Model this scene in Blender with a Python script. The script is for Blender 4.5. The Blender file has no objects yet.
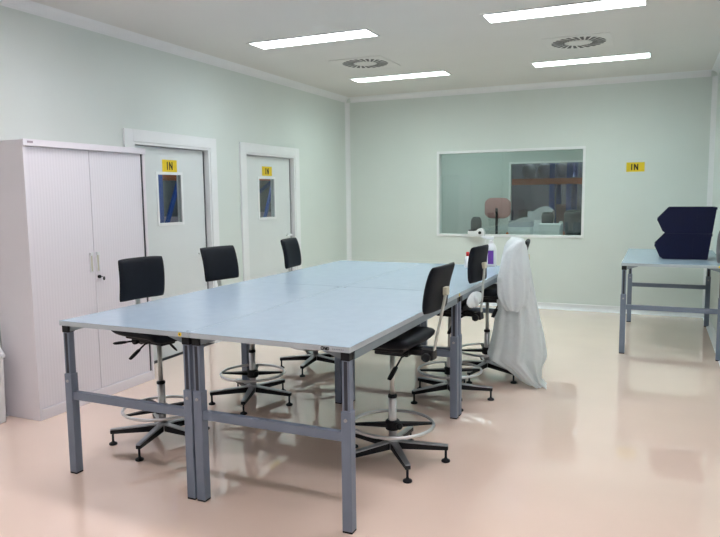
import bpy, bmesh, math, random
from mathutils import Vector, Matrix
random.seed(7)
S = bpy.context.scene; COL = S.collection; PI = math.pi

# ------------------------------------------------------------------ materials
def mat(name, col, rough=.5, metal=0., spec=.5, noise=0., nscale=8., bump=0., bscale=60., coat=0., coatr=.1, sheen=0., alpha=1., trans=0., emit=None, estr=0.):
    m = bpy.data.materials.new(name); m.use_nodes = True
    nt = m.node_tree; b = nt.nodes['Principled BSDF']
    b.inputs['Base Color'].default_value = (*col, 1); b.inputs['Roughness'].default_value = rough
    b.inputs['Metallic'].default_value = metal; b.inputs['Specular IOR Level'].default_value = spec
    b.inputs['Coat Weight'].default_value = coat; b.inputs['Coat Roughness'].default_value = coatr
    b.inputs['Sheen Weight'].default_value = sheen; b.inputs['Alpha'].default_value = alpha
    b.inputs['Transmission Weight'].default_value = trans
    tc = nt.nodes.new('ShaderNodeTexCoord')
    if noise:
        n = nt.nodes.new('ShaderNodeTexNoise'); n.inputs['Scale'].default_value = nscale; n.inputs['Detail'].default_value = 4
        r = nt.nodes.new('ShaderNodeValToRGB')
        r.color_ramp.elements[0].position = .3; r.color_ramp.elements[1].position = .7
        r.color_ramp.elements[0].color = (*[c*(1-noise) for c in col], 1); r.color_ramp.elements[1].color = (*[min(1, c*(1+noise)) for c in col], 1)
        nt.links.new(tc.outputs['Object'], n.inputs['Vector']); nt.links.new(n.outputs['Fac'], r.inputs['Fac']); nt.links.new(r.outputs['Color'], b.inputs['Base Color'])
    if bump:
        n = nt.nodes.new('ShaderNodeTexNoise'); n.inputs['Scale'].default_value = bscale
        bp = nt.nodes.new('ShaderNodeBump'); bp.inputs['Strength'].default_value = bump; bp.inputs['Distance'].default_value = .002
        nt.links.new(tc.outputs['Object'], n.inputs['Vector']); nt.links.new(n.outputs['Fac'], bp.inputs['Height']); nt.links.new(bp.outputs['Normal'], b.inputs['Normal'])
    if emit:
        b.inputs['Emission Color'].default_value = (*emit, 1); b.inputs['Emission Strength'].default_value = estr
    return m
def glass(name, tint, fac=.0):
    m = bpy.data.materials.new(name); m.use_nodes = True; nt = m.node_tree; nt.nodes.clear()
    o = nt.nodes.new('ShaderNodeOutputMaterial'); t = nt.nodes.new('ShaderNodeBsdfTransparent'); g = nt.nodes.new('ShaderNodeBsdfGlossy')
    t.inputs['Color'].default_value = (*tint, 1); g.inputs['Roughness'].default_value = .02
    lw = nt.nodes.new('ShaderNodeLayerWeight'); lw.inputs['Blend'].default_value = .5
    f = nt.nodes.new('ShaderNodeMath'); f.operation = 'POWER'; f.inputs[1].default_value = 5.; nt.links.new(lw.outputs['Facing'], f.inputs[0])
    a = nt.nodes.new('ShaderNodeMath'); a.operation = 'ADD'; a.use_clamp = True; a.inputs[1].default_value = .05+fac
    mx = nt.nodes.new('ShaderNodeMixShader')
    nt.links.new(f.outputs[0], a.inputs[0]); nt.links.new(a.outputs[0], mx.inputs[0]); nt.links.new(t.outputs[0], mx.inputs[1]); nt.links.new(g.outputs[0], mx.inputs[2]); nt.links.new(mx.outputs[0], o.inputs[0])
    return m
M = dict(
 wall=mat('wall_panel', (.71,.77,.745), .42, noise=.012, nscale=2, bump=.02),
 ceiling=mat('ceiling_paint', (.73,.72,.70), .6, noise=.01, nscale=2),
 trim=mat('white_trim', (.86,.88,.90), .35, noise=.01),
 door=mat('door_leaf', (.74,.78,.79), .4, noise=.015, nscale=3),
 tabletop=mat('blue_grey_laminate', (.38,.485,.585), .27, noise=.02, nscale=14, bump=.03, bscale=150),
 edge=mat('table_edge_band', (.50,.56,.60), .45, noise=.02),
 steel=mat('grey_painted_steel', (.185,.225,.30), .42, noise=.04, nscale=10),
 rail=mat('galvanised_rail', (.24,.29,.33), .4, .3, noise=.05, nscale=12),
 slot=mat('dark_slot', (.03,.035,.05), .5, noise=.1),
 chrome=mat('brushed_chrome', (.66,.66,.68), .32, 1., noise=.02, nscale=30),
 alu=mat('polished_aluminium', (.42,.43,.46), .3, 1., noise=.05, nscale=20),
 post=mat('satin_steel_post', (.60,.62,.60), .45, .6, noise=.03),
 black=mat('black_plastic', (.008,.009,.012), .5, spec=.3, noise=.1, nscale=20),
 vinyl=mat('black_vinyl', (.004,.006,.011), .55, spec=.22, noise=.15, nscale=25, bump=.15, bscale=220),
 clip=mat('beige_plastic', (.62,.60,.48), .5, noise=.03),
 cab=mat('cabinet_lacquer', (.85,.825,.88), .4, noise=.012, nscale=3),
 yellow=mat('yellow_sticker', (.85,.62,.02), .5, noise=.03),
 ink=mat('black_ink', (.01,.01,.01), .6, noise=.05),
 navy=mat('navy_plastic', (.003,.006,.04), .55, spec=.3, noise=.1, nscale=12),
 white=mat('white_plastic', (.80,.83,.85), .4, noise=.01),
 purple=mat('purple_label', (.16,.05,.36), .5, noise=.04),
 red=mat('red_plastic', (.6,.03,.03), .5, noise=.05),
 blue=mat('blue_rack_paint', (.02,.09,.45), .5, noise=.06),
 orange=mat('orange_rack_paint', (.75,.16,.03), .5, noise=.06),
 carton=mat('mauve_carton', (.42,.36,.42), .7, noise=.05),
 sack=mat('pale_sack', (.5,.52,.56), .6, noise=.12, nscale=6),
 grey=mat('dark_grey_plastic', (.04,.055,.06), .5, noise=.06),
 pink=mat('faded_red_fabric', (.46,.25,.25), .8, noise=.06),
 darkwall=mat('store_wall', (.16,.17,.20), .8, noise=.1),
 darkfloor=mat('store_floor', (.25,.25,.27), .7, noise=.1),
 nextwall=mat('adjoining_room_wall', (.60,.665,.65), .5, noise=.02),
 vent=mat('vent_plate', (.74,.73,.71), .5, noise=.02),
 ventslot=mat('vent_slot', (.09,.09,.09), .6, noise=.2, nscale=9),
 cloth=mat('greyish_bag_cloth', (.20,.19,.20), .8, noise=.15, nscale=9),
 pane=glass('clear_pane', (.90,.93,.93), .02),
 bigpane=glass('tinted_pane', (.84,.88,.86), .04),
)
def lampmat(name, col, s):
    m = bpy.data.materials.new(name); m.use_nodes = True; nt = m.node_tree; nt.nodes.clear()
    o = nt.nodes.new('ShaderNodeOutputMaterial'); e = nt.nodes.new('ShaderNodeEmission'); e.inputs['Strength'].default_value = s
    tc = nt.nodes.new('ShaderNodeTexCoord'); w = nt.nodes.new('ShaderNodeTexWave'); w.bands_direction = 'X'; w.inputs['Scale'].default_value = 2.6; w.inputs['Distortion'].default_value = 0
    r = nt.nodes.new('ShaderNodeValToRGB'); r.color_ramp.elements[0].position = .0; r.color_ramp.elements[1].position = .35
    r.color_ramp.elements[0].color = (*[c*.62 for c in col], 1); r.color_ramp.elements[1].color = (*col, 1)
    nt.links.new(tc.outputs['Object'], w.inputs['Vector']); nt.links.new(w.outputs['Fac'], r.inputs['Fac']); nt.links.new(r.outputs['Color'], e.inputs['Color']); nt.links.new(e.outputs[0], o.inputs[0])
    # louvred fitting: throws more light straight down than sideways
    gm = nt.nodes.new('ShaderNodeNewGeometry'); dt = nt.nodes.new('ShaderNodeVectorMath'); dt.operation = 'DOT_PRODUCT'
    ml = nt.nodes.new('ShaderNodeMath'); ml.operation = 'MULTIPLY_ADD'; ml.inputs[1].default_value = s*1.05; ml.inputs[2].default_value = s*.16
    nt.links.new(gm.outputs['Incoming'], dt.inputs[0]); nt.links.new(gm.outputs['Normal'], dt.inputs[1]); nt.links.new(dt.outputs['Value'], ml.inputs[0]); nt.links.new(ml.outputs[0], e.inputs['Strength'])
    return m
LS = 25.
M['lampA'] = lampmat('diffuser_cool', (.90,.97,1.), LS)
M['lampB'] = lampmat('diffuser_green', (.84,1.,.95), LS)
M['lampC'] = lampmat('diffuser_near', (1.,.94,.98), LS)

def floor_mat():
    m = mat('pink_cream_epoxy', (.93,.735,.62), .04, spec=.9, coat=.6, coatr=.02, noise=.03, nscale=1.3)
    nt = m.node_tree; b = nt.nodes['Principled BSDF']
    tc = nt.nodes.new('ShaderNodeTexCoord'); n = nt.nodes.new('ShaderNodeTexNoise'); n.inputs['Scale'].default_value = 3.; n.inputs['Detail'].default_value = 2
    mr = nt.nodes.new('ShaderNodeMapRange'); mr.inputs['To Min'].default_value = .015; mr.inputs['To Max'].default_value = .045
    nt.links.new(tc.outputs['Object'], n.inputs['Vector']); nt.links.new(n.outputs['Fac'], mr.inputs['Value']); nt.links.new(mr.outputs[0], b.inputs['Roughness'])
    n2 = nt.nodes.new('ShaderNodeTexNoise'); n2.inputs['Scale'].default_value = 2.2; n2.inputs['Detail'].default_value = 1
    bp = nt.nodes.new('ShaderNodeBump'); bp.inputs['Strength'].default_value = .025; bp.inputs['Distance'].default_value = .01
    nt.links.new(tc.outputs['Object'], n2.inputs['Vector']); nt.links.new(n2.outputs['Fac'], bp.inputs['Height']); nt.links.new(bp.outputs['Normal'], b.inputs['Normal'])
    return m
M['floor'] = floor_mat()
def tambour_mat():
    m = mat('ribbed_tambour', (.72,.68,.74), .42)
    nt = m.node_tree; b = nt.nodes['Principled BSDF']; tc = nt.nodes.new('ShaderNodeTexCoord')
    w = nt.nodes.new('ShaderNodeTexWave'); w.bands_direction = 'Y'; w.inputs['Scale'].default_value = 12.5
    bp = nt.nodes.new('ShaderNodeBump'); bp.inputs['Strength'].default_value = .18; bp.inputs['Distance'].default_value = .002
    r = nt.nodes.new('ShaderNodeValToRGB'); r.color_ramp.elements[0].color = (.81,.79,.845,1); r.color_ramp.elements[1].color = (.85,.83,.885,1)
    nt.links.new(tc.outputs['Object'], w.inputs['Vector']); nt.links.new(w.outputs['Fac'], bp.inputs['Height']); nt.links.new(bp.outputs['Normal'], b.inputs['Normal'])
    nt.links.new(w.outputs['Fac'], r.inputs['Fac']); nt.links.new(r.outputs['Color'], b.inputs['Base Color'])
    return m
M['tambour'] = tambour_mat()
def gown_mat():
    m = bpy.data.materials.new('translucent_nonwoven'); m.use_nodes = True; nt = m.node_tree; nt.nodes.clear()
    o = nt.nodes.new('ShaderNodeOutputMaterial'); d = nt.nodes.new('ShaderNodeBsdfDiffuse'); t = nt.nodes.new('ShaderNodeBsdfTranslucent'); x = nt.nodes.new('ShaderNodeBsdfTransparent')
    d.inputs['Color'].default_value = (.89,.945,.965,1); t.inputs['Color'].default_value = (.89,.945,.965,1)
    a = nt.nodes.new('ShaderNodeMixShader'); a.inputs[0].default_value = .35
    n = nt.nodes.new('ShaderNodeTexNoise'); n.inputs['Scale'].default_value = 9; tc = nt.nodes.new('ShaderNodeTexCoord')
    mr = nt.nodes.new('ShaderNodeMapRange'); mr.inputs['To Min'].default_value = .94; mr.inputs['To Max'].default_value = 1.
    b = nt.nodes.new('ShaderNodeMixShader')
    n3 = nt.nodes.new('ShaderNodeTexNoise'); n3.inputs['Scale'].default_value = 16; n3.inputs['Detail'].default_value = 5
    bp = nt.nodes.new('ShaderNodeBump'); bp.inputs['Strength'].default_value = .8; bp.inputs['Distance'].default_value = .02
    nt.links.new(tc.outputs['Object'], n3.inputs['Vector']); nt.links.new(n3.outputs['Fac'], bp.inputs['Height']); nt.links.new(bp.outputs['Normal'], d.inputs['Normal'])
    nt.links.new(tc.outputs['Object'], n.inputs['Vector']); nt.links.new(n.outputs['Fac'], mr.inputs['Value']); nt.links.new(mr.outputs[0], b.inputs[0])
    nt.links.new(d.outputs[0], a.inputs[1]); nt.links.new(t.outputs[0], a.inputs[2]); nt.links.new(x.outputs[0], b.inputs[1]); nt.links.new(a.outputs[0], b.inputs[2]); nt.links.new(b.outputs[0], o.inputs[0])
    return m
M['gown'] = gown_mat()

# ------------------------------------------------------------------ geometry helpers
class MB:
    def __init__(s): s.bm = bmesh.new()
    def box(s, lo, hi, m=None):
        c = [(lo[i]+hi[i])/2 for i in range(3)]; d = [abs(hi[i]-lo[i]) for i in range(3)]
        mt = Matrix.Translation(c) @ Matrix.Diagonal((*d, 1))
        if m: mt = m @ mt
        bmesh.ops.create_cube(s.bm, size=1, matrix=mt); return s
    def bar(s, a, b, w, t, up=(0,0,1), w2=None, t2=None):
        a, b = Vector(a), Vector(b); d = (b-a).normalized(); u = Vector(up); sx = d.cross(u).normalized(); sz = sx.cross(d).normalized()
        w2 = w2 or w; t2 = t2 or t; vs = []
        for p, ww, tt in ((a, w, t), (b, w2, t2)):
            for i, j in ((-1,-1),(1,-1),(1,1),(-1,1)): vs.append(s.bm.verts.new(p+sx*ww/2*i+sz*tt/2*j))
        for f in ((3,2,1,0),(4,5,6,7),(0,1,5,4),(1,2,6,5),(2,3,7,6),(3,0,4,7)): s.bm.faces.new([vs[i] for i in f])
        return s
    def lathe(s, prof, o=(0,0,0), n=24, ax=(0,0,1)):
        q = Vector((0,0,1)).rotation_difference(Vector(ax).normalized()); o = Vector(o); rings = []
        for r, z in prof:
            rings.append([s.bm.verts.new(o + q @ Vector((r*math.cos(2*PI*k/n), r*math.sin(2*PI*k/n), z))) for k in range(n)])
        for i in range(len(rings)-1):
            for k in range(n):
                f = s.bm.faces.new((rings[i][k], rings[i][(k+1)%n], rings[i+1][(k+1)%n], rings[i+1][k])); f.smooth = True
        s.bm.faces.new(rings[0][::-1]); s.bm.faces.new(rings[-1]); return s
    def cyl(s, a, b, r, r2=None, n=20):
        a, b = Vector(a), Vector(b); return s.lathe([(r, 0), (r if r2 is None else r2, (b-a).length)], a, n, b-a)
    def tube(s, pts, r, n=10, closed=False):
        P = [Vector(p) for p in pts]; rings = []; N = len(P); prev = None
        for i, p in enumerate(P):
            if closed: d = P[(i+1)%N]-P[i-1]
            else: d = P[min(i+1,N-1)]-P[max(i-1,0)]
            d.normalize(); u = Vector((0,0,1)) if abs(d.z) < .95 else Vector((1,0,0))
            sx = d.cross(u).normalized(); sy = sx.cross(d)
            if prev is not None and sx.dot(prev) < 0: sx = -sx; sy = -sy
            prev = sx
            rings.append([s.bm.verts.new(p + sx*r*math.cos(2*PI*k/n) + sy*r*math.sin(2*PI*k/n)) for k in range(n)])
        for i in range(N if closed else N-1):
            for k in range(n):
                f = s.bm.faces.new((rings[i][k], rings[i][(k+1)%n], rings[(i+1)%N][(k+1)%n], rings[(i+1)%N][k])); f.smooth = True
        if not closed: s.bm.faces.new(rings[0][::-1]); s.bm.faces.new(rings[-1])
        return s
    def prism(s, poly, m0, m1):      # poly of 3D points for each end
        a = [s.bm.verts.new(Vector(p)+Vector(m0)) for p in poly]; b = [s.bm.verts.new(Vector(p)+Vector(m1)) for p in poly]; n = len(poly)
        s.bm.faces.new(a[::-1]); s.bm.faces.new(b)
        for i in range(n): s.bm.faces.new((a[i], a[(i+1)%n], b[(i+1)%n], b[i]))
        return s
    def grid(s, fn, nu, nv, closed_u=False, flip=False):
        V = [[s.bm.verts.new(fn(i/(nu if closed_u else nu-1), j/(nv-1))) for i in range(nu)] for j in range(nv)]
        for j in range(nv-1):
            for i in range(nu if closed_u else nu-1):
                q = (V[j][i], V[j][(i+1)%nu], V[j+1][(i+1)%nu], V[j+1][i])
                f = s.bm.faces.new(q); f.smooth = True
        return s
    def build(s, name, m, parent=None, bev=0, seg=2, weld=0):
        if weld: bmesh.ops.remove_doubles(s.bm, verts=s.bm.verts, dist=weld)
        bmesh.ops.recalc_face_normals(s.bm, faces=s.bm.faces)
        me = bpy.data.meshes.new(name); s.bm.to_mesh(me); s.bm.free(); me.materials.append(M[m] if isinstance(m, str) else m)
        o = bpy.data.objects.new(name, me); COL.objects.link(o)
        if parent: o.parent = parent
        if bev:
            md = o.modifiers.new('bevel', 'BEVEL'); md.width = bev; md.segments = seg; md.limit_method = 'ANGLE'; md.angle_limit = math.radians(40)
        return o
def tag(o, label, cat, group=None, kind=None):
    if label: o['label'] = label
    if cat: o['category'] = cat
    if group: o['group'] = group
    if kind: o['kind'] = kind
    return o
def empty(name, loc=(0,0,0), rz=0):
    o = bpy.data.objects.new(name, None); COL.objects.link(o); o.location = loc; o.rotation_euler = (0,0,rz); o.empty_display_size = .1; return o
def struct(o, label=None): 
    o['kind'] = 'structure'
    if label: o['label'] = label
    return o
def children(o): return [c for c in bpy.data.objects if c.parent == o]
def copy_tree(o, parent=None):
    kids = children(o); c = o.copy(); COL.objects.link(c); c.parent = parent
    for k in kids: copy_tree(k, c)
    return c
def cushion(mb, w, h, t, place, nu=18, nv=16, e=5., k=.10):
    """rounded pad: u across, v along; place(a,b,c) -> point; a in +-w/2, b in +-h/2, c thickness"""
    def mapc(u, v):
        return w/2*u*math.sqrt(max(0, 1-k*v**6*abs(v))), h/2*v*math.sqrt(max(0, 1-k*u**6*abs(u)))
    def sp(x):   # cluster near edges
        x = 2*x-1; return math.sin(x*PI/2)
    for sgn in (-1, 1):
        def fn(i, j, sgn=sgn):
            u, v = sp(i), sp(j); a, b = mapc(u, v)
            th = t/2*((max(0, 1-abs(u)**e))**(1/2.4))*((max(0, 1-abs(v)**e))**(1/2.4))
            return place(a, b, sgn*th)
        mb.grid(fn, nu, nv)
    return mb

# ------------------------------------------------------------------ room dimensions
RX, HC, YN, T = 4.835, 2.958, -10.8, .12
D1 = (-4.57, -3.256); D2 = (-2.814, -1.49); DZ = 2.14
FW = .105                                  # width of the door architrave
WX = (1.3915, 3.3746); WZ = (.9504, 2.1316)

struct(MB().box((0, YN, -.1), (RX, 0, 0)).build('floor', 'floor'))
struct(MB().box((-.0, YN, HC), (RX, 0, HC+.1)).build('ceiling', 'ceiling'))
wl = MB()
o1 = (D1[0]+FW, D1[1]-FW); o2 = (D2[0]+FW, D2[1]-FW); oz = DZ-FW
wl.box((-T, YN, 0), (0, o1[0], HC)).box((-T, o1[1], 0), (0, o2[0], HC)).box((-T, o2[1], 0), (0, T, HC))
wl.box((-T, o1[0], oz), (0, o1[1], HC)).box((-T, o2[0], oz), (0, o2[1], HC))
struct(wl.build('wall_left', 'wall'))
h0, h1 = WX[0]+.02, WX[1]-.02; v0, v1 = WZ[0]+.02, WZ[1]-.02
wb = MB().box((0, 0, 0), (h0, T, HC)).box((h1, 0, 0), (RX+T, T, HC)).box((h0, 0, 0), (h1, T, v0)).box((h0, 0, v1), (h1, T, HC))
struct(wb.build('wall_back', 'wall'))
struct(MB().box((RX, YN-T, 0), (RX+T, 0, HC)).build('wall_right', 'wall'))
struct(MB().box((-T, YN-T, 0), (RX, YN, HC)).build('wall_front', 'wall'))
# coved trim strips
def cove(name, a, b, inn, r=.055):
    """quarter-hollow strip from a to b; inn = two unit directions pointing away from the corner"""
    p, q = Vector(inn[0]), Vector(inn[1]); poly = [Vector((0,0,0)), p*r]
    for k in range(1, 6):
        an = PI/2*k/6; poly.append(p*r*(1-math.sin(an)) + q*r*(1-math.cos(an)))
    poly.append(q*r)
    return struct(MB().prism(poly, a, b).build(name, 'trim'))
g = .0005
cove('trim_1', (g, YN+g, HC-g), (g, -g, HC-g), ((1,0,0), (0,0,-1)), .07)
cove('trim_2', (.07, -g, HC-g), (RX-.07, -g, HC-g), ((0,-1,0), (0,0,-1)), .07)
cove('trim_3', (RX-g, YN+g, HC-g), (RX-g, -g, HC-g), ((-1,0,0), (0,0,-1)), .07)
cove('trim_4', (g, -g, .05), (g, -g, HC-.07), ((1,0,0), (0,-1,0)), .055)
cove('trim_5', (RX-g, -g, .05), (RX-g, -g, HC-.07), ((-1,0,0), (0,-1,0)), .055)
def skirt(name, a, b, n):
    n = Vector(n); up = Vector((0,0,1))
    poly = [Vector((0,0,0)), n*.045, n*.02+up*.012, n*.010+up*.03, n*.010+up*.062, n*.016+up*.066, n*.016+up*.078, up*.082]
    return struct(MB().prism(poly, a, b).build(name, 'trim'))
skirt('baseboard_back', (.0, -g, g), (RX, -g, g), (0,-1,0))
skirt('baseboard_left', (g, -1.488, g), (g, -.05, g), (1,0,0))
skirt('baseboard_left', (g, -3.254, g), (g, -2.816, g), (1,0,0))
skirt('baseboard_left', (g, YN, g), (g, -4.575, g), (1,0,0))
skirt('baseboard_right', (RX-g, YN, g), (RX-g, -.05, g), (-1,0,0))

# ------------------------------------------------------------------ letters
def letters_IN(mb, o, u, h, n):
    """I and N from bars: o = lower left, u = unit right, h = letter height, n = outward normal"""
    o, u, n = Vector(o), Vector(u), Vector(n); up = Vector((0,0,1)); w = .17*h; e = n*.0012
    def b(p, q): mb.bar(p+e, q+e, w, .001, up=n)
    b(o+u*w/2, o+u*w/2+up*h)
    x = o+u*.42*h
    b(x+u*w/2, x+u*w/2+up*h); b(x+u*.56*h, x+u*.56*h+up*h)
    b(x+u*w/2+up*h*.96, x+u*.56*h+up*h*.04)
    return mb
# ------------------------------------------------------------------ doors
def door(name, Y, wy, wz, sy, sz, handle, label):
    r = empty(name, (0, (Y[0]+Y[1])/2, 0)); struct(r, label); c = (Y[0]+Y[1])/2
    a, b = Y[0]-c, Y[1]-c
    f = MB()
    f.box((g, a, 0), (.02, a+FW, DZ)).box((g, b-FW, 0), (.02, b, DZ)).box((g, a+FW, DZ-FW), (.02, b-FW, DZ))
    f.box((-.11, a+FW+.001, 0), (.012, a+FW+.022, DZ-FW-.001)).box((-.11, b-FW-.022, 0), (.012, b-FW-.001, DZ-FW-.001)).box((-.11, a+FW+.022, DZ-FW-.022), (.012, b-FW-.022, DZ-FW-.001))
    f.build('door_frame', 'trim', r, bev=.002)
    la, lb, lz = a+FW+.026, b-FW-.048, DZ-FW-.030
    y0, y1, z0, z1 = wy[0]-c, wy[1]-c, wz[0], wz[1]
    x0, x1 = -.085, -.045
    lf = MB().box((x0, la, .01), (x1, y0, lz)).box((x0, y1, .01), (x1, lb, lz)).box((x0, y0, .01), (x1, y1, z0)).box((x0, y0, z1), (x1, y1, lz))
    leaf = lf.build('door_leaf', 'door', r)
    MB().box((-.09, lb+.0005, .01), (-.050, b-FW-.0225, lz)).build('gap_shade_strip', 'slot', r)  # dark strip standing in for the shade in the gap beside the leaf
    w = .026; vp = MB()
    for xx in ((x1, x1+.008), (x0-.008, x0)):
        vp.box((xx[0], y0-.012, z0-.012), (xx[1], y0+w-.012, z1+.012)).box((xx[0], y1-w+.012, z0-.012), (xx[1], y1+.012, z1+.012))
        vp.box((xx[0], y0+w-.012, z0-.012), (xx[1], y1-w+.012, z0+w-.012)).box((xx[0], y0+w-.012, z1-w+.012), (xx[1], y1-w+.012, z1+.012))
    v = vp.build('vision_panel_frame', 'trim', r, bev=.001)
    MB().box((-.068, y0+.001, z0+.001), (-.062, y1-.001, z1-.001)).build('pane', 'pane', v)
    s = MB().box((x1, sy[0]-c, sz[0]), (x1+.0015, sy[1]-c, sz[1])).build('sign', 'yellow', r); s['label'] = 'yellow sticker with the black letters IN'
    hh = (sz[1]-sz[0])*.66; W = .42*hh+.56*hh+.085*hh
    letters_IN(MB(), (x1+.0012, (sy[0]+sy[1])/2-c-W/2, (sz[0]+sz[1])/2-hh/2), (0,1,0), hh, (1,0,0)).build('lettering', 'ink', s)
    hy = lb-.063; hz_ = handle; hd = MB().cyl((x1, hy, hz_), (x1+.010, hy, hz_), .027).cyl((x1+.01, hy, hz_), (x1+.05, hy, hz_), .010)
    hd.bar((x1+.05, hy+.01, hz_), (x1+.05, hy-.12, hz_), .02, .02)
    hd.build('door_handle', 'white', r, bev=.003)
    return r
door('door_1', D1, (-4.115, -3.76), (1.285, 1.77), (-4.03, -3.82), (1.782, 1.897), .97, 'white door with yellow IN sign and vision panel beside the tall cabinet')
door('door_2', D2, (-2.375, -2.01), (1.275, 1.76), (-2.285, -2.065), (1.782, 1.892), 1.05, 'white door with yellow IN sign nearest the back corner')

# ------------------------------------------------------------------ window to the adjoining room
wn = empty('window_1', ((WX[0]+WX[1])/2, 0, WZ[0])); struct(wn, 'wide internal window in the back wall looking into another room')
c = (WX[0]+WX[1])/2; a, b, hh = WX[0]-c, WX[1]-c, WZ[1]-WZ[0]
f = MB()
for yy in ((-.014, -g), (T+g, T+.014)):
    f.box((a, yy[0], 0), (a+.032, yy[1], hh)).box((b-.032, yy[0], 0), (b, yy[1], hh)).box((a+.032, yy[0], 0), (b-.032, yy[1], .032)).box((a+.032, yy[0], hh-.032), (b-.032, yy[1], hh))
f.box((a+.021, 0, .021), (a+.032, T, hh-.021)).box((b-.032, 0, .021), (b-.021, T, hh-.021)).box((a+.032, 0, .021), (b-.032, T, .032)).box((a+.032, 0, hh-.032), (b-.032, T, hh-.021))
f.build('window_frame', 'trim', wn, bev=.0015)
MB().box((a+.033, .052, .033), (b-.033, .060, hh-.033)).build('pane', 'bigpane', wn)

# sign on the back wall
s = tag(MB().box((3.864, -.0022, 1.792), (4.076, -g, 1.909)).build('wall_sign', 'yellow'), 'yellow IN sign on the back wall, right of the wide window', 'sign')
letters_IN(MB(), (3.92, -.0018, 1.812), (1,0,0), .077, (0,-1,0)).build('lettering', 'ink', s)

# ------------------------------------------------------------------ ceiling lights and vents
def ceiling_light(x, y, m, label):
    r = empty('ceiling_light', (x, y, HC)); tag(r, label, 'ceiling light', 'recessed ceiling lights')
    L, W = 1.22, .30; w = .018
    f = MB()
    f.box((-L/2, -W/2, -.008), (L/2, -W/2+w, -g)).box((-L/2, W/2-w, -.008), (L/2, W/2, -g)).box((-L/2, -W/2+w, -.008), (-L/2+w, W/2-w, -g)).box((L/2-w, -W/2+w, -.008), (L/2, W/2-w, -g))
    f.build('frame', 'vent', r)
    MB().box((-L/2+w, -W/2+w, -.0045), (L/2-w, W/2-w, -.001)).build('diffuser', m, r)
    return r
ceiling_light(1.31, -3.53, 'lampA', 'left ceiling light of the nearer pair, glowing strip above the big table')
ceiling_light(1.34, -1.34, 'lampB', 'left ceiling light of the pair nearest the back wall')
ceiling_light(3.51, -3.53, 'lampA', 'right ceiling light of the nearer pair, highest and largest in the photo')
ceiling_light(3.52, -1.34, 'lampB', 'right ceiling light of the pair nearest the back wall')
def extra(x, y, lab): ceiling_light(x, y, 'lampC', lab)
for x, sd in ((1.31, 'left'), (3.51, 'right')):
    for y, nm in ((-5.75, 'above the near end of the big table'), (-8.0, 'in the row closest to the viewer')): extra(x, y, sd+' ceiling light '+nm+', out of the photo')
def vent(x, y, label):
    r = empty('ceiling_vent', (x, y, HC)); tag(r, label, 'vent', 'round swirl ceiling vents')
    MB().box((-.298, -.298, -.006), (.298, .298, -g)).build('face_plate', 'vent', r, bev=.002)
    sl = MB(); n = 24
    for k in range(n):
        an = 2*PI*k/n; d = Vector((math.cos(an), math.sin(an), 0)); t = Vector((-d.y, d.x, 0)); z = Vector((0,0,-.0068))
        sl.bar(d*.125+t*.02+z, d*.245-t*.012+z, .020, .0016, w2=.036)
    sl.build('swirl_slot_ring', 'ventslot', r)
    MB().lathe([(.105, -.012), (.118, -.006)], n=32).build('centre_disc', 'vent', r)
vent(1.30, -2.29, 'round swirl vent between the two left ceiling lights')
vent(3.50, -2.29, 'round swirl vent between the two right ceiling lights')

# ------------------------------------------------------------------ work tables
TW, TL, TH = .8857, 1.7733, .875
def make_table():
    r = empty('work_table'); W, L, H = TW-.003, TL-.001, TH
    MB().box((.001, .001, H-.026), (W, L, H-.0015)).build('edge_band', 'edge', r)
    MB().box((.0018, .0018, H-.0015), (W-.0008, L-.0008, H)).build('tabletop', 'tabletop', r)
    for (x, y) in ((.004, .010), (W-.054, .010), (.004, L-.060), (W-.054, L-.060)):
        lg = MB().box((x, y, .008), (x+.05, y+.05, .575)).build('leg', 'steel', r, bev=.003)
        u = MB().box((x+.006, y+.006, .575), (x+.044, y+.044, H-.066)).build('inner_post', 'steel', lg)
        cx = x+.025
        MB().box((cx-.008, y+.004, .58), (cx+.008, y+.0075, H-.07)).box((cx-.008, y+.0425, .58), (cx+.008, y+.046, H-.07)).build('post_slot', 'slot', lg)
        MB().box((x+.003, y+.001, H-.066), (x+.047, y+.049, H-.027)).build('post_cap', 'black', lg, bev=.002)
        MB().box((x+.001, y+.001, 0), (x+.049, y+.049, .008)).build('foot_plug', 'black', lg)
        MB().cyl((cx, y+.001, .535), (cx, y-.006, .535), .008).build('bolt', 'alu', lg)
        # triangular corner bracket running inwards under the top
        sgn = 1 if x < W/2 else -1; x0 = x+.05 if sgn > 0 else x
        MB().prism([(x0, y+.012, H-.027), (x0+sgn*.10, y+.012, H-.027), (x0+sgn*.09, y+.012, H-.034), (x0, y+.012, H-.062)], (0,0,0), (0,.026,0)).build('corner_bracket', 'rail', lg)
    for y in (.018, L-.056):
        MB().box((.054, y, .43), (W-.054, y+.032, .475)).build('cross_bar', 'steel', r, bev=.002)
    for x in (.003, W-.020):
        MB().box((x, .062, H-.068), (x+.017, L-.062, H-.027)).build('side_rail', 'rail', r, bev=.002)
    for x, y in ((.06, .10), (W-.06, .10), (.06, L-.10), (W-.06, L-.10)):
        pass
    return r
def place_table(r, x, y, rz, label, group='grey work tables with light blue tops'):
    r.location = (x, y, 0); r.rotation_euler = (0, 0, rz); tag(r, label, 'table', group); return r
t0 = make_table(); th = -.0073; tx, ty = 1.2471, -6.4541
def tb(a, b): c_, s_ = math.cos(th), math.sin(th); return (tx+c_*a-s_*b, ty+s_*a+c_*b)
NT = place_table(t0, *tb(0, 0), th, 'grey steel work table at the near left, beside the tall cabinet')
T2 = place_table(copy_tree(t0), *tb(TW, 0), th, 'near right work table whose front leg stands closest to the viewer')
T3 = place_table(copy_tree(t0), *tb(0, TL), th, 'far left work table, nearest the back corner')
T4 = place_table(copy_tree(t0), *tb(TW, TL), th, 'far right work table carrying the purple labelled spray bottle')
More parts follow.
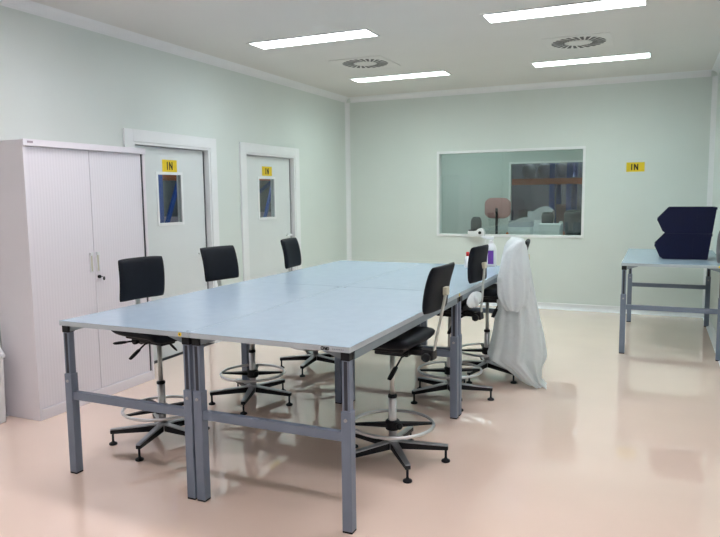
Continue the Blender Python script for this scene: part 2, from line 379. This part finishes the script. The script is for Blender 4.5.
T5 = place_table(copy_tree(t0), 3.940, -2.345, 0, 'separate work table by the right wall carrying two navy bins')
# marks on the near tables
MB().cyl((TW-.055, .002, TH-.0125), (TW-.055, -.0006, TH-.0125), .0105).build('round_sticker', 'yellow', NT)['label'] = 'small round yellow sticker with a dark dot'
MB().cyl((TW-.055, .0, TH-.0125), (TW-.055, -.0012, TH-.0125), .004).build('sticker_dot', 'ink', NT)
def screw(t, x, y): MB().cyl((x, y, TH-.001), (x, y, TH+.0008), .007, n=14).build('screw_cover', 'slot', t)
screw(NT, TW-.03, .03); screw(NT, TW-.03, TL-.04); screw(T2, .035, TL-.05)
MB().cyl((TW-.002, TL-.03, TH-.0125), (TW, TL-.03, TH-.0125), .0105).build('round_sticker', 'yellow', T2)
MB().cyl((TW-.06, .002, TH-.0125), (TW-.06, -.0006, TH-.0125), .0105).build('round_sticker', 'yellow', T5)
# dark maker's mark and a faint line of small print on the front edge of the near right table
lg = MB(); X0 = TW-.138; zc = TH-.0135; yy = -.0006
def arc(cx, r, a0, a1, n=8): 
    p = [(cx+r*math.cos(a0+(a1-a0)*k/n), yy, zc+r*math.sin(a0+(a1-a0)*k/n)) for k in range(n+1)]
    for q, w in zip(p, p[1:]): lg.bar(q, w, .0035, .0012, up=(0,1,0))
arc(X0, .0075, .5, 2*PI-.2); lg.bar((X0, yy, zc), (X0+.008, yy, zc), .003, .0012, up=(0,1,0))
for q, w in (((X0+.010, .007), (X0+.015, -.007)), ((X0+.015, -.007), (X0+.020, .006)), ((X0+.020, .006), (X0+.020, -.007))):
    lg.bar((q[0], yy, zc+q[1]), (w[0], yy, zc+w[1]), .0038, .0012, up=(0,1,0))
arc(X0+.027, .006, 0, 2*PI)
lg.build('maker_mark', 'ink', T2)
lg = MB()
for k in range(7): lg.box((X0+.050+k*.0085, yy-.0004, zc-.0022), (X0+.055+k*.0085, yy+.001, zc+.0018))
lg.build('small_print', 'steel', T2)

# ------------------------------------------------------------------ draughtsman chairs (face +x)
def make_chair():
    r = empty('lab_chair')
    MB().lathe([(.030, .072), (.036, .080), (.036, .125), (.028, .135)]).build('hub', 'alu', r)
    for k in range(5):
        an = 2*PI*k/5; d = Vector((math.cos(an), math.sin(an), 0))
        L = MB().bar(d*.03+Vector((0,0,.118)), d*.321+Vector((0,0,.097)), .046, .008, w2=.030, t2=.008).build('leg', 'alu', r, bev=.004)
        MB().bar(d*.035+Vector((0,0,.095)), d*.320+Vector((0,0,.082)), .045, .040, w2=.030, t2=.022).build('leg_underside', 'black', L, bev=.003)
        q = d*.307
        MB().lathe([(.024, 0), (.026, .004), (.024, .011), (.010, .018), (.007, .026), (.007, .078)], q, 18).build('glide_foot', 'black', L)
    MB().cyl((0,0,.12), (0,0,.385), .0235).build('column', 'chrome', r)
    MB().lathe([(.0265, .378), (.0265, .392), (.018, .398)]).build('column_collar', 'black', r)
    MB().cyl((0,0,.39), (0,0,.64), .0145).build('gas_rod', 'post', r)
    R = .237
    MB().tube([(R*math.cos(2*PI*k/48), R*math.sin(2*PI*k/48), .220) for k in range(48)], .0095, 10, True).build('foot_ring', 'chrome', r)
    br = MB().lathe([(.040, .188), (.042, .196), (.042, .238), (.034, .244)])
    for an in (PI/2-.5, 3*PI/2-.5, PI-.5):
        d = Vector((math.cos(an), math.sin(an), 0)); br.bar(d*.035+Vector((0,0,.216)), d*(R-.004)+Vector((0,0,.220)), .050, .022, w2=.024, t2=.010)
    rb = br.build('ring_bracket', 'black', r, bev=.003)
    kx = MB().cyl((.035, 0, .222), (.065, 0, .225), .006).lathe([(.012, 0), (.019, .006), (.019, .018), (.012, .024)], (.062, 0, .225), 14, (1,0,0)).build('ring_knob', 'black', rb)
    # seat
    def sp(a, b, c): 
        fx = b/.21
        z = .728 + c - (.028*max(0, fx-.45)**2*3.3) + .010*(a/.22)**2 + .012*max(0, -fx-.5)
        return Vector((b+.02, a, z))
    cushion(MB(), .44, .42, .068, sp, 22, 20, 9, .06).build('seat', 'vinyl', r, weld=.0002)
    MB().box((-.13, -.15, .680), (.16, .15, .704)).build('seat_shell', 'black', r, bev=.008)
    MB().box((-.12, -.055, .635), (.09, .055, .682)).box((-.2, -.03, .645), (-.11, .03, .685)).build('mechanism', 'black', r, bev=.008)
    # levers
    def lever(p0, p1, p2):
        l = MB().tube([p0, p1, p2], .0055, 8)
        l2 = l.build('lever', 'black', r)
        d = (Vector(p2)-Vector(p1)).normalized()
        def pf(a, b, c): 
            s_ = d.cross(Vector((0,0,1))).normalized(); n = s_.cross(d)
            return Vector(p2)+d*(b+.03)+s_*a+n*c
        cushion(MB(), .034, .085, .016, pf, 8, 8, 3).build('lever_paddle', 'black', l2, weld=.0002)
    lever((.05, -.05, .672), (.05, -.15, .664), (.04, -.19, .632))
    lever((-.03, -.05, .676), (-.03, -.16, .678), (-.05, -.21, .678))
    lever((-.12, .05, .660), (-.11, .12, .650), (-.09, .16, .595))
    # backrest post
    pp = [(-.165, .655), (-.235, .652), (-.262, .68), (-.272, .74), (-.318, .95), (-.333, 1.03)]
    po = MB()
    for p, q in zip(pp, pp[1:]): po.bar((p[0], 0, p[1]), (q[0], 0, q[1]), .030, .008, up=(0,1,0) if False else (1,0,.01))
    po.build('back_post', 'post', r)
    MB().box((-.265, -.035, .625), (-.195, .035, .682)).cyl((-.232, -.035, .645), (-.232, -.065, .645), .024).cyl((-.232, .035, .645), (-.232, .065, .645), .024).build('post_clamp', 'black', r, bev=.006)
    def bp(a, b, c):
        v = b/.125; u = a/.17
        x = -.304 + .013*(1-v*v) - .025*v + .014*u*u + c
        return Vector((x, a, 1.034+b))
    cushion(MB(), .34, .256, .044, bp, 24, 22, 8, .04).build('backrest', 'vinyl', r, weld=.0002)
    MB().box((-.342, -.024, .995), (-.318, .024, 1.04)).build('backrest_clip', 'clip', r, bev=.004)
    return r
chair0 = make_chair()
R_ = math.radians
def place_chair(first, x, y, rz, star, dx, tilt, label, group='black lab chairs round the big table'):
    c_ = chair0 if first else copy_tree(chair0)
    c_.location = (x, y, 0); c_.rotation_euler = (0, 0, rz); tag(c_, label, 'chair', group)
    
    for k_ in children(c_):
        if k_.name.split('.')[0] in ('backrest', 'backrest_clip', 'back_post', 'post_clamp'):
            a_ = R_(tilt); k_.rotation_euler = (0, a_, 0)      # recline of this chair's back about its clamp
            px_, pz_ = -.24, .67
            k_.location = (px_+dx-(px_*math.cos(a_)+pz_*math.sin(a_)), 0, pz_-(-px_*math.sin(a_)+pz_*math.cos(a_)))
    return c_, star
chairs = []
chairs.append(place_chair(False, 1.415, -5.853, R_(-9), -76, .075, 12, 'black lab chair in front of the tall cabinet'))
chairs.append(place_chair(False, 1.486, -4.924, R_(-12), -70, -.03, 0, 'black lab chair in front of the door nearer the cabinet'))
chairs.append(place_chair(False, 1.47, -3.88, R_(7), -84, .062, 2, 'farthest black lab chair on the left side, by the far door'))
chairs.append(place_chair(False, 2.871, -5.578, R_(180-3), -54, .005, 0, 'nearest black lab chair on the right side of the table'))
chairs.append(place_chair(False, 2.84, -4.300, R_(180-6), -60, .015, 8, 'black lab chair on the right side holding a white plastic bag'))
chairs.append(place_chair(True, 2.95, -3.56, R_(180+6), -32, .0, 0, 'black lab chair draped with the white gown'))
for c_, star in chairs:                    # turn each star base so its feet stand as in the photo
    rz = c_.rotation_euler.z; off = R_(star)-rz
    for k in children(c_):
        if k.name.split('.')[0] in ('leg', 'hub'): k.rotation_euler = (0, 0, off)
        if k.name.split('.')[0] in ('foot_ring', 'ring_bracket'): k.rotation_euler = (0, 0, R_(64 if star == -76 else 24)-rz-PI/2+.5)

# ------------------------------------------------------------------ tall tambour cabinet
CX, CY0, CY1, CZ = .357, -5.8775, -4.7139, 1.9384
cb = empty('tambour_cabinet', (0, (CY0+CY1)/2, 0)); tag(cb, 'tall white metal cabinet with two ribbed tambour doors, against the left wall', 'cabinet')
hw = (CY1-CY0)/2; t = .022; x0 = .018
b_ = MB().box((x0, -hw, 0), (CX, -hw+t, CZ)).box((x0, hw-t, 0), (CX, hw, CZ)).box((x0, -hw+t, CZ-.042), (CX, hw-t, CZ)).box((x0, -hw+t, 0), (CX, hw-t, .075)).box((x0, -hw+t, .075), (x0+.01, hw-t, CZ-.042))
b_.build('body', 'cab', cb, bev=.0025)
MB().box((CX-.002, -hw-.002, CZ-.04), (CX+.010, hw+.002, CZ+.004)).build('top_lip', 'cab', cb, bev=.002)
MB().box((CX+.010, -hw+.03, CZ-.022), (CX+.0112, -hw+.075, CZ-.008)).build('badge', 'carton', cb)
gap = .005
dl = MB().box((CX-.030, -hw+t+.004, .079), (CX-.016, -gap/2, CZ-.044)).build('door', 'tambour', cb)
dr = MB().box((CX-.030, gap/2, .079), (CX-.016, hw-t-.014, CZ-.044)).build('door', 'tambour', cb)
MB().box((CX-.034, -gap/2, .079), (CX-.026, gap/2, CZ-.044)).box((CX-.030, hw-t-.0135, .079), (CX-.012, hw-t-.0005, CZ-.044)).build('gap', 'slot', cb)  # solid dark strips set in the door gaps in place of their shade
for d_, y in ((dl, -.034), (dr, .028)):
    zz = 1.06
    MB().box((CX-.0165, y-.014, zz-.075), (CX-.010, y+.014, zz+.075)).box((CX-.010, y-.014, zz-.075), (CX-.004, y-.008, zz+.075)).box((CX-.010, y+.008, zz-.075), (CX-.004, y+.014, zz+.075)).box((CX-.010, y-.014, zz+.052), (CX+.002, y+.014, zz+.075)).build('handle', 'white', d_, bev=.002)
    MB().box((CX-.0100, y-.007, zz-.068), (CX-.009, y+.007, zz+.05)).build('handle_recess', 'clip', d_)
lk = MB().cyl((CX-.016, .035, .945), (CX-.002, .035, .945), .013).build('lock', 'black', dr)
MB().bar((CX, .035, .948), (CX+.012, .05, .945), .012, .004).lathe([(.006, -.004), (.015, -.002), (.015, .002), (.006, .004)], (CX+.014, .058, .93), 14, (1,.4,0)).build('key', 'black', lk)

# ------------------------------------------------------------------ slim white bin by the cabinet
bn = empty('waste_bin', (.092, -6.19, 0), R_(3)); tag(bn, 'white plastic bin with sloping lid at the left edge, beside the tall cabinet', 'bin')
MB().bar((0,0,0), (0,0,.46), .135, .42, up=(0,1,0), w2=.145, t2=.44).build('body', 'white', bn, bev=.012, seg=3)
MB().prism([(-.078,0,.455), (.080,0,.455), (.080,0,.475), (.03,0,.535), (-.078,0,.55)], (0,-.228,0), (0,.228,0)).build('lid', 'white', bn, bev=.006)

# ------------------------------------------------------------------ navy stacking bins (open hopper front faces left)
def storage_bin():
    r = empty('storage_bin'); Wd, H = .34, .252
    prof = [(.075, 0), (.465, 0), (.475, .02), (.50, H-.02), (.50, H), (.10, H), (0, .135), (.05, .02)]
    P3 = [(x, 0, z) for x, z in prof]
    MB().prism(P3, (0,0,0), (0,.006,0)).build('side_panel', 'navy', r)
    MB().prism(P3, (0,Wd-.006,0), (0,Wd,0)).build('side_panel', 'navy', r)
    MB().box((.075, .006, 0), (.465, Wd-.006, .006)).build('base', 'navy', r)
    MB().bar((.497, Wd/2, H), (.47, Wd/2, .004), Wd-.012, .006, up=(1,0,0)).build('back_panel', 'navy', r)
    MB().bar((.004, Wd/2, .133), (.072, Wd/2, .003), Wd-.012, .006, up=(1,0,0)).build('front_panel', 'navy', r)
    rm = MB()
    for y in (-.006, Wd): rm.box((.10, y, H-.022), (.506, y+.006, H)).bar((.10, y+.003, H-.006), (0, y+.003, .135), .006, .014, up=(0,0,1)).bar((0, y+.003, .133), (.052, y+.003, .02), .006, .012, up=(0,0,1))
    rm.box((.50, 0, H-.022), (.506, Wd, H)); rm.box((-.006, 0, .122), (.0, Wd, .142))
    rm.build('rim', 'navy', r, bev=.0015)
    rb = MB()
    for x in (.2, .34): MB().box((x, -.003, .03), (x+.006, .0, H-.022)).build('side_rib', 'navy', r)
    return r
bA = storage_bin(); bA.location = (4.228, -1.80, TH+.0005); bA.rotation_euler = (0,0,0); tag(bA, 'navy blue open fronted plastic bin standing directly on the right hand table', 'bin', 'navy stacking bins')
bB = copy_tree(bA); bB.location = (4.245, -1.80, TH+.254); bB.scale = (1.03, 1, 1.02); tag(bB, 'navy blue open fronted plastic bin stacked on top of its twin', 'bin', 'navy stacking bins')

# small grey bag against the right wall
bgm = MB()
def bagf(cx, cy, cz, rx, ry, rz_, amp=.12, sd=0):
    def fn(u, v):
        th_ = 2*PI*u; ph = PI*(v*.98+.01); w = 1+amp*math.sin(5*th_+sd+4*v)*math.sin(ph)+amp*.6*math.sin(9*th_+7*v+sd)
        return Vector((cx+rx*w*math.sin(ph)*math.cos(th_), cy+ry*w*math.sin(ph)*math.sin(th_), max(cz-rz_*math.cos(ph), cz-rz_*.86)))
    return fn
bgm.grid(bagf(4.78, -2.10, TH+.145, .030, .07, .165, .08), 28, 16, True)
tag(bgm.build('cloth_bag', 'cloth', weld=.001), 'crumpled grey bag between the navy bins and the right wall', 'bag')

# ------------------------------------------------------------------ things on and by the far table
sb = empty('spray_bottle', (2.857, -3.02, TH)); tag(sb, 'white trigger spray bottle with purple label on the far end of the table', 'bottle')
def ell(mb, prof, ax=1., ay=.62, n=24):
    rings = [[mb.bm.verts.new(Vector((r*ax*math.cos(2*PI*k/n), r*ay*math.sin(2*PI*k/n), z))) for k in range(n)] for r, z in prof]
    for i in range(len(rings)-1):
        for k in range(n):
            f = mb.bm.faces.new((rings[i][k], rings[i][(k+1)%n], rings[i+1][(k+1)%n], rings[i+1][k])); f.smooth = True
    mb.bm.faces.new(rings[0][::-1]); mb.bm.faces.new(rings[-1]); return mb
ell(MB(), [(.043, .001), (.046, .01), (.046, .165), (.040, .19), (.020, .215), (.016, .225)]).build('bottle_body', 'white', sb)
MB().grid(lambda u, v: Vector((.0468*math.cos(-PI/2+(u-.5)*1.2), .0468*.62*math.sin(-PI/2+(u-.5)*1.2), .025+.125*v)), 14, 2).build('label', 'purple', sb)
MB().lathe([(.018, .222), (.018, .24), (.012, .245)], n=16).bar((.02, 0, .262), (-.075, 0, .270), .022, .026).bar((-.045, 0, .262), (-.060, 0, .215), .012, .008, up=(1,0,0)).cyl((-.075, 0, .270), (-.092, 0, .271), .009).build('trigger_head', 'white', sb, bev=.003)
rbt = empty('squeeze_bottle', (2.672, -3.16, TH)); tag(rbt, 'small white bottle with red cap hidden behind a chair backrest', 'bottle')
MB().lathe([(.026, .001), (.028, .008), (.028, .085), (.012, .105)], n=20).build('bottle_body', 'white', rbt)
MB().lathe([(.014, .104), (.014, .138), (.010, .142)], n=16).build('cap', 'red', rbt)

# white dispenser fixed at the window ledge
dv = empty('tape_dispenser', (1.97, -.016, .958)); tag(dv, 'white dispenser with a round black hole on the lower window frame', 'dispenser')
MB().box((-.112, -.075, 0), (.03, -.0, .075)).build('body', 'white', dv, bev=.008)
MB().cyl((.062, -.078, .056), (.062, .0, .056), .056, n=32).box((.005, -.078, 0), (.118, 0, .056)).build('roll_housing', 'white', dv, bev=.002)
MB().cyl((.060, -.0785, .052), (.060, -.084, .052), .021).build('round_hole', 'ink', dv)
MB().box((-.100, -.068, .0752), (-.02, -.008, .090)).build('cutter', 'black', dv, bev=.004)

# white plastic bag on the chair behind the table
pb = MB()
pb.grid(bagf(3.062, -4.44, .790, .036, .15, .055, .20, 1.3), 40, 20, True)
tag(pb.build('plastic_bag', 'gown', weld=.001), 'crumpled white plastic bag lying on a black chair seat', 'bag')

# ------------------------------------------------------------------ gown draped over the far right chair
gw = empty('disposable_gown', (3.225, -3.56, 0)); tag(gw, 'translucent white disposable gown draped over a chair back and trailing on the floor', 'gown')
Rv = Vector((.913, .407, 0)); Fv = Vector((-.407, .913, 0))
def interp(tab, z):
    for (z0, a0, b0), (z1, a1, b1) in zip(tab, tab[1:]):
        if z <= z0 and z >= z1:
            k = (z0-z)/(z0-z1); return a0+(a1-a0)*k, b0+(b1-b0)*k
    return tab[-1][1:] if z < tab[-1][0] else tab[0][1:]
#        z     left   right
main = [(1.178,-.065,.000), (1.17,-.09,.022), (1.12,-.13,.035), (.95,-.17,.065), (.73,-.20,.105), (.60,-.20,.125), (.39,-.235,.165), (.26,-.270,.18), (.215,-.29,.175), (.14,-.16,.14), (.05,-.05,.135), (.006,.02,.18)]
def gownf(tab, ztop, zbot, dep, shift, sd, amp):
    def fn(u, v):
        z = ztop+(zbot-ztop)*v**.9; l, r = interp(tab, z); cx_ = (l+r)/2; hw_ = (r-l)/2
        th_ = 2*PI*u; grow = min(1, .25+v*1.4)
        fold = 1+amp*grow*(math.sin(7*th_+sd+2.2*v)+.6*math.sin(13*th_+1.7*sd-3*v))
        d_ = dep*(.86+.14*min(1, v*1.5))
        p = Rv*(cx_+hw_*math.cos(th_)*(1+.35*(fold-1))) + Fv*(d_*math.sin(th_)*fold - shift*(1-z/1.19))
        return Vector((p.x, p.y, max(.004, z+.006*math.sin(3*th_+sd)*v)))
    return fn
# closed crown then open skirt
mg = MB(); mg.grid(gownf(main, 1.178, .006, .19, .14, .4, .13), 90, 48, True); 
top = [v_ for v_ in mg.bm.verts][:90]; mg.bm.faces.new(top)
mg.build('gown_body', 'gown', gw)
slv = [(1.17,-.085,-.01), (1.08,-.175,.0), (.87,-.232,.02), (.74,-.232,.02), (.66,-.205,-.01), (.62,-.165,-.06)]
ms = MB(); ms.grid(gownf(slv, 1.17, .62, .055, .17, 2.1, .14), 50, 24, True); ms.bm.faces.new([v_ for v_ in ms.bm.verts][:50])
so = ms.build('gown_sleeve', 'gown', gw); so.location = -Fv*.15

# ------------------------------------------------------------------ adjoining room behind the window
NY = 2.5; OX = (1.925, 3.75); OZ = (.80, 2.04); NX0, NX1 = .2, 5.2
struct(MB().box((NX0, T, -.1), (NX1, NY, 0)).build('floor', 'floor'))
struct(MB().box((NX0, T, 2.7), (NX1, NY, 2.8)).build('ceiling', 'ceiling'))
struct(MB().box((NX0-.1, T, 0), (NX0, NY+.1, 2.7)).build('wall_left', 'nextwall'))
struct(MB().box((NX1, T, 0), (NX1+.1, NY+.1, 2.7)).build('wall_right', 'nextwall'))
struct(MB().box((NX0, NY, 0), (OX[0], NY+.1, 2.7)).box((OX[1], NY, 0), (NX1, NY+.1, 2.7)).box((OX[0], NY, 0), (OX[1], NY+.1, OZ[0])).box((OX[0], NY, OZ[1]), (OX[1], NY+.1, 2.7)).build('wall_far', 'nextwall'))
w2 = empty('window_2', ((OX[0]+OX[1])/2, NY, OZ[0])); struct(w2)
hx = (OX[1]-OX[0])/2; hz = OZ[1]-OZ[0]
MB().box((-hx-.03, -.012, -.03), (-hx, -g, hz+.03)).box((hx, -.012, -.03), (hx+.03, -g, hz+.03)).box((-hx, -.012, hz), (hx, -g, hz+.03)).box((-hx, -.012, -.03), (hx, -g, 0)).build('window_frame', 'trim', w2)
MB().box((-hx+.001, .045, .001), (hx-.001, .051, hz-.001)).build('pane', 'pane', w2)
def added_lamp(x, y, z, s, m, label, L=1.2, W=.3):  # unseen lamps, added only to brighten the rooms behind the glass
    r = empty('ceiling_light', (x, y, z)); tag(r, label, 'ceiling light')
    MB().box((-L/2-.02, -W/2-.02, -.012), (L/2+.02, W/2+.02, -g)).build('frame', 'vent', r)
    MB().box((-L/2, -W/2, -.018), (L/2, W/2, -.0125)).build('diffuser', m, r)
M['lampD'] = mat('added_lamp_dim', (.8,.8,.8), emit=(.85,1,.97), estr=15.)
M['lampF'] = mat('added_lamp_side_store', (.8,.8,.8), emit=(.85,.92,1), estr=20.)
M['lampE'] = mat('added_lamp_store', (.8,.8,.8), emit=(.85,.92,1), estr=60.)
added_lamp(1.3, 1.3, 2.7, 4, 'lampD', 'unseen lamp added to brighten the left part of the adjoining room')
added_lamp(2.9, .45, 2.7, 4, 'lampD', 'unseen lamp added to brighten the right part of the adjoining room')
# counter in the adjoining room
ct = empty('packing_counter', (2.5, .25, 0)); tag(ct, 'low counter just behind the window glass carrying white containers', 'counter')
MB().box((-1.0, 0, .85), (1.3, .9, .88)).build('counter_top', 'edge', ct, bev=.003)
for x, y in ((-.98, .02), (1.23, .02), (-.98, .83), (1.23, .83)): MB().box((x, y, 0), (x+.05, y+.05, .85)).build('leg', 'steel', ct)
CT = .8805
def crate(x, y, w, d, h, m, label, cat, name, lid=None, wavy=0):
    r = empty(name, (x, y, CT)); tag(r, label, cat)
    b_ = MB()
    if wavy:
        def top(u, v): return Vector((-w/2+w*u, -d/2+d*v, h*(1-.05*wavy)+.05*wavy*h*math.sin(5*u+1.2)+.02*math.sin(4*v)))
        b_.box((-w/2, -d/2, 0), (w/2, d/2, h*.86)); b_.build('body', m, r, bev=.01)
        c2 = MB()
        def lf(u, v):
            a_ = 2*PI*u; ww, dd = w/2*1.03, d/2*1.03
            x_ = max(-ww, min(ww, 1.5*ww*math.cos(a_))); y_ = max(-dd, min(dd, 1.5*dd*math.sin(a_)))
            zt = h*(.97+.09*math.sin(x_/w*6+.8))
            return Vector((x_*(1-.0*v), y_, h*.62+(zt-h*.62)*v))
        c2.grid(lf, 48, 6, True); c2.build('bag_liner', 'sack', r)
    else:
        b_.bar((0,0,0), (0,0,h-.02), d*.92, w*.92, up=(1,0,0), w2=d, t2=w).build('body', m, r, bev=.008)
        MB().box((-w/2-.012, -d/2-.012, h-.02), (w/2+.012, d/2+.012, h)).build('lid', m, r, bev=.004)
    return r
crate(2.47, .55, .30, .26, .30, 'white', 'white lined box behind the window glass, left of the white containers', 'box', 'lined_box', wavy=1)
crate(2.68, .98, .34, .26, .44, 'white', 'taller white lined box behind the window glass, at the back', 'box', 'lined_box', wavy=1)
crate(2.895, .45, .27, .24, .235, 'white', 'pale grey lidded tub at the front behind the window glass', 'tub', 'lidded_tub')
def tub(x, y, r0, h, m, label, name='canister', cat='canister'):
    r = empty(name, (x, y, CT)); tag(r, label, cat)
    MB().lathe([(r0*.86, 0), (r0, h*.85), (r0, h*.9), (r0*.8, h*.97)], n=20).build('body', m, r)
    MB().lathe([(r0*.85, h*.955), (r0*.85, h), (r0*.4, h+.01)], n=20).build('cap', m, r)
tub(2.81, .72, .085, .38, 'grey', 'dark grey canister behind the window glass between the white boxes')
tub(3.17, .74, .135, .41, 'grey', 'large dark grey canister behind the window glass at the right end')
tub(2.985, .80, .030, .25, 'white', 'small white bottle behind the window glass beside the pale tub', 'bottle', 'bottle')
tub(2.30, .42, .020, .10, 'orange', 'tiny orange bottle behind the window glass at the left of the boxes', 'bottle', 'bottle')
# dark rounded chair back and faded red chair back in the adjoining room
def office_chair(x, y, rz, m, w, h, zc, label):
    r = empty('office_chair', (x, y, 0), rz); tag(r, label, 'chair')
    for k in range(5):
        d = Vector((math.cos(2*PI*k/5), math.sin(2*PI*k/5), 0)); MB().bar(d*.02+Vector((0,0,.09)), d*.27+Vector((0,0,.06)), .04, .03).build('leg', 'black', r)
        
    MB().cyl((0,0,.07), (0,0,.5), .025).build('column', 'chrome', r)
    cushion(MB(), .44, .42, .07, lambda a_, b_, c_: Vector((b_, a_, .535+c_)), 12, 12).build('seat', m, r, weld=.0002)
    MB().bar((-.15,0,.50), (-.25,0,.50), .04, .012).bar((-.25,0,.495), (-.27,0,zc), .04, .012, up=(1,0,0)).build('back_post', 'black', r)
    cushion(MB(), w, h, .05, lambda a_, b_, c_: Vector((-.24+.06*(a_/w)**2+c_, a_, zc+b_)), 16, 16, 2.6, .4).build('backrest', m, r, weld=.0002)
office_chair(1.45, 1.76, R_(120), 'grey', .18, .34, 1.0, 'dark rounded chair back seen through the window beside the white dispenser')
office_chair(1.86, 2.19, R_(80), 'pink', .46, .34, 1.30, 'faded red chair back seen through the window')

# ------------------------------------------------------------------ store behind (pallet racks seen through the glazing)
struct(MB().box((-3.6, NY+.1, -.1), (6.5, 6.2, 0)).build('floor', 'darkfloor'))
struct(MB().box((-3.6, -6.2, -.1), (-T, NY+.1, 0)).build('floor', 'darkfloor'))
struct(MB().box((-3.6, -6.2, 3.6), (-T, 6.2, 3.7)).box((-T, NY+.1, 3.6), (6.5, 6.2, 3.7)).build('ceiling', 'darkwall'))
struct(MB().box((-3.7, -6.3, 0), (-3.6, 6.3, 3.6)).build('wall_far_left', 'darkwall'))
struct(MB().box((-3.6, 6.2, 0), (6.5, 6.3, 3.6)).build('wall_far_back', 'darkwall'))
struct(MB().box((6.5, NY, 0), (6.6, 6.3, 3.6)).build('wall_far_right', 'darkwall'))
struct(MB().box((-3.6, -6.3, 0), (-T, -6.2, 3.6)).build('wall_far_front', 'darkwall'))
def rack(name, loc, rz, bays, H, levels, dep, label, ups):
    """pallet rack: uprights at local x of ups, beams between"""
    r = empty(name, loc, rz); tag(r, label, 'rack')
    for x in ups:
        u = MB()
        for y in (0, dep): u.box((x-.045, y-.035, 0), (x+.045, y+.035, H))
        uo = u.build('upright', 'blue', r)
        b_ = MB(); z = .3; sgn = 1
        while z < H-.6:
            b_.bar((x, .04, z if sgn > 0 else z+.55), (x, dep-.04, z+.55 if sgn > 0 else z), .03, .05); z += .55; sgn = -sgn
        b_.build('bracing', 'blue', uo)
    for z in levels:
        for y in (0, dep):
            MB().box((ups[0], y-.055, z), (ups[-1], y-.036, z+.10)).build('beam', 'orange', r)
        MB().box((ups[0], .0, z+.10), (ups[-1], dep, z+.115)).build('shelf_deck', 'carton', r)
    return r
RK = rack('pallet_rack', (-2.25, 0.6, 0), R_(-90), 2, 3.2, (.95, 1.785), .9, 'blue and orange pallet rack seen through the door windows', (.05, 3.18, 5.9))
# sloping blue brace bars of this rack
for yy in (0, 2.25):
    MB().bar((.6+2.66-yy, .99, 1.0), (.6+2.20-yy, .99, 1.95), .05, .03, up=(0,1,0)).build('brace_bar', 'blue', RK)
rack('pallet_rack', (.6, 3.45, 0), 0, 2, 3.2, (.75, 1.70), .9, 'blue and orange pallet rack seen far behind the wide window', (.0, 1.885, 2.18, 4.2))
k = 0
labs = ['pale carton on the lower rack shelf, seen through the door window', 'mauve carton on the lower rack shelf behind the far door glass']
for y, lab in ((-2.36, labs[0]), (-.1, labs[1])):
    tag(MB().box((-1.75, y-.10, 1.066), (-1.40, y+.22, 1.29)).build('carton', 'carton', bev=.004), lab, 'carton')
sk = [('left', 2.02), ('second', 2.30), ('third', 2.62), ('rightmost', 3.05)]
for i, (nm, x) in enumerate(sk):
    mb = MB(); mb.grid(bagf(x, 3.75, 1.816+.133, .122, .2, .155, .05, i*1.7), 24, 14, True)
    tag(mb.build('sack', 'sack', weld=.001), 'pale sack on the high rack shelf behind the window, '+nm+' in the row', 'sack', 'pale sacks on the high rack shelf')
for i, (x, m, z, nm) in enumerate(((2.05, 'grey', .9, 'dark grey carton on the lower rack shelf far behind the window'), (2.632, 'pink', .95, 'reddish carton on the lower rack shelf far behind the window'))):
    tag(MB().box((x-.09*(2-i)-.0, 3.6, .866), (x+.09*(2-i), 3.95, .866+.36+.1*i)).build('carton', m, bev=.005), nm, 'carton')
added_lamp(2.6, 4.9, 3.6, 5, 'lampE', 'unseen lamp added to brighten the store far behind the window', 1.2, .3)
added_lamp(-.70, -1.8, 3.6, 5, 'lampF', 'unseen lamp added to brighten the store behind the left doors', .3, 2.4)

# ------------------------------------------------------------------ world, camera, colour
w = bpy.data.worlds.new('World'); S.world = w; w.use_nodes = True
w.node_tree.nodes['Background'].inputs[0].default_value = (.6,.65,.7,1); w.node_tree.nodes['Background'].inputs[1].default_value = .1
yaw, pit, rol = .4190, -.1101, -.0115
fw = Vector((-math.sin(yaw)*math.cos(pit), math.cos(yaw)*math.cos(pit), math.sin(pit))); rt = Vector((math.cos(yaw), math.sin(yaw), 0)); up = rt.cross(fw)
r2 = math.cos(rol)*rt+math.sin(rol)*up; u2 = -math.sin(rol)*rt+math.cos(rol)*up
cd = bpy.data.cameras.new('camera'); cam = bpy.data.objects.new('camera', cd); COL.objects.link(cam)
m = Matrix((r2, u2, -fw)).transposed().to_4x4(); m.translation = (4.2341, -9.0802, 1.5442); cam.matrix_world = m
cd.sensor_fit = 'HORIZONTAL'; cd.sensor_width = 36; cd.lens = 666.37*36/720; cd.clip_start = .05; S.camera = cam
S.view_settings.view_transform = 'Standard'; S.view_settings.look = 'None'; S.view_settings.exposure = 0; S.view_settings.gamma = 1; S.view_settings.use_curve_mapping = False
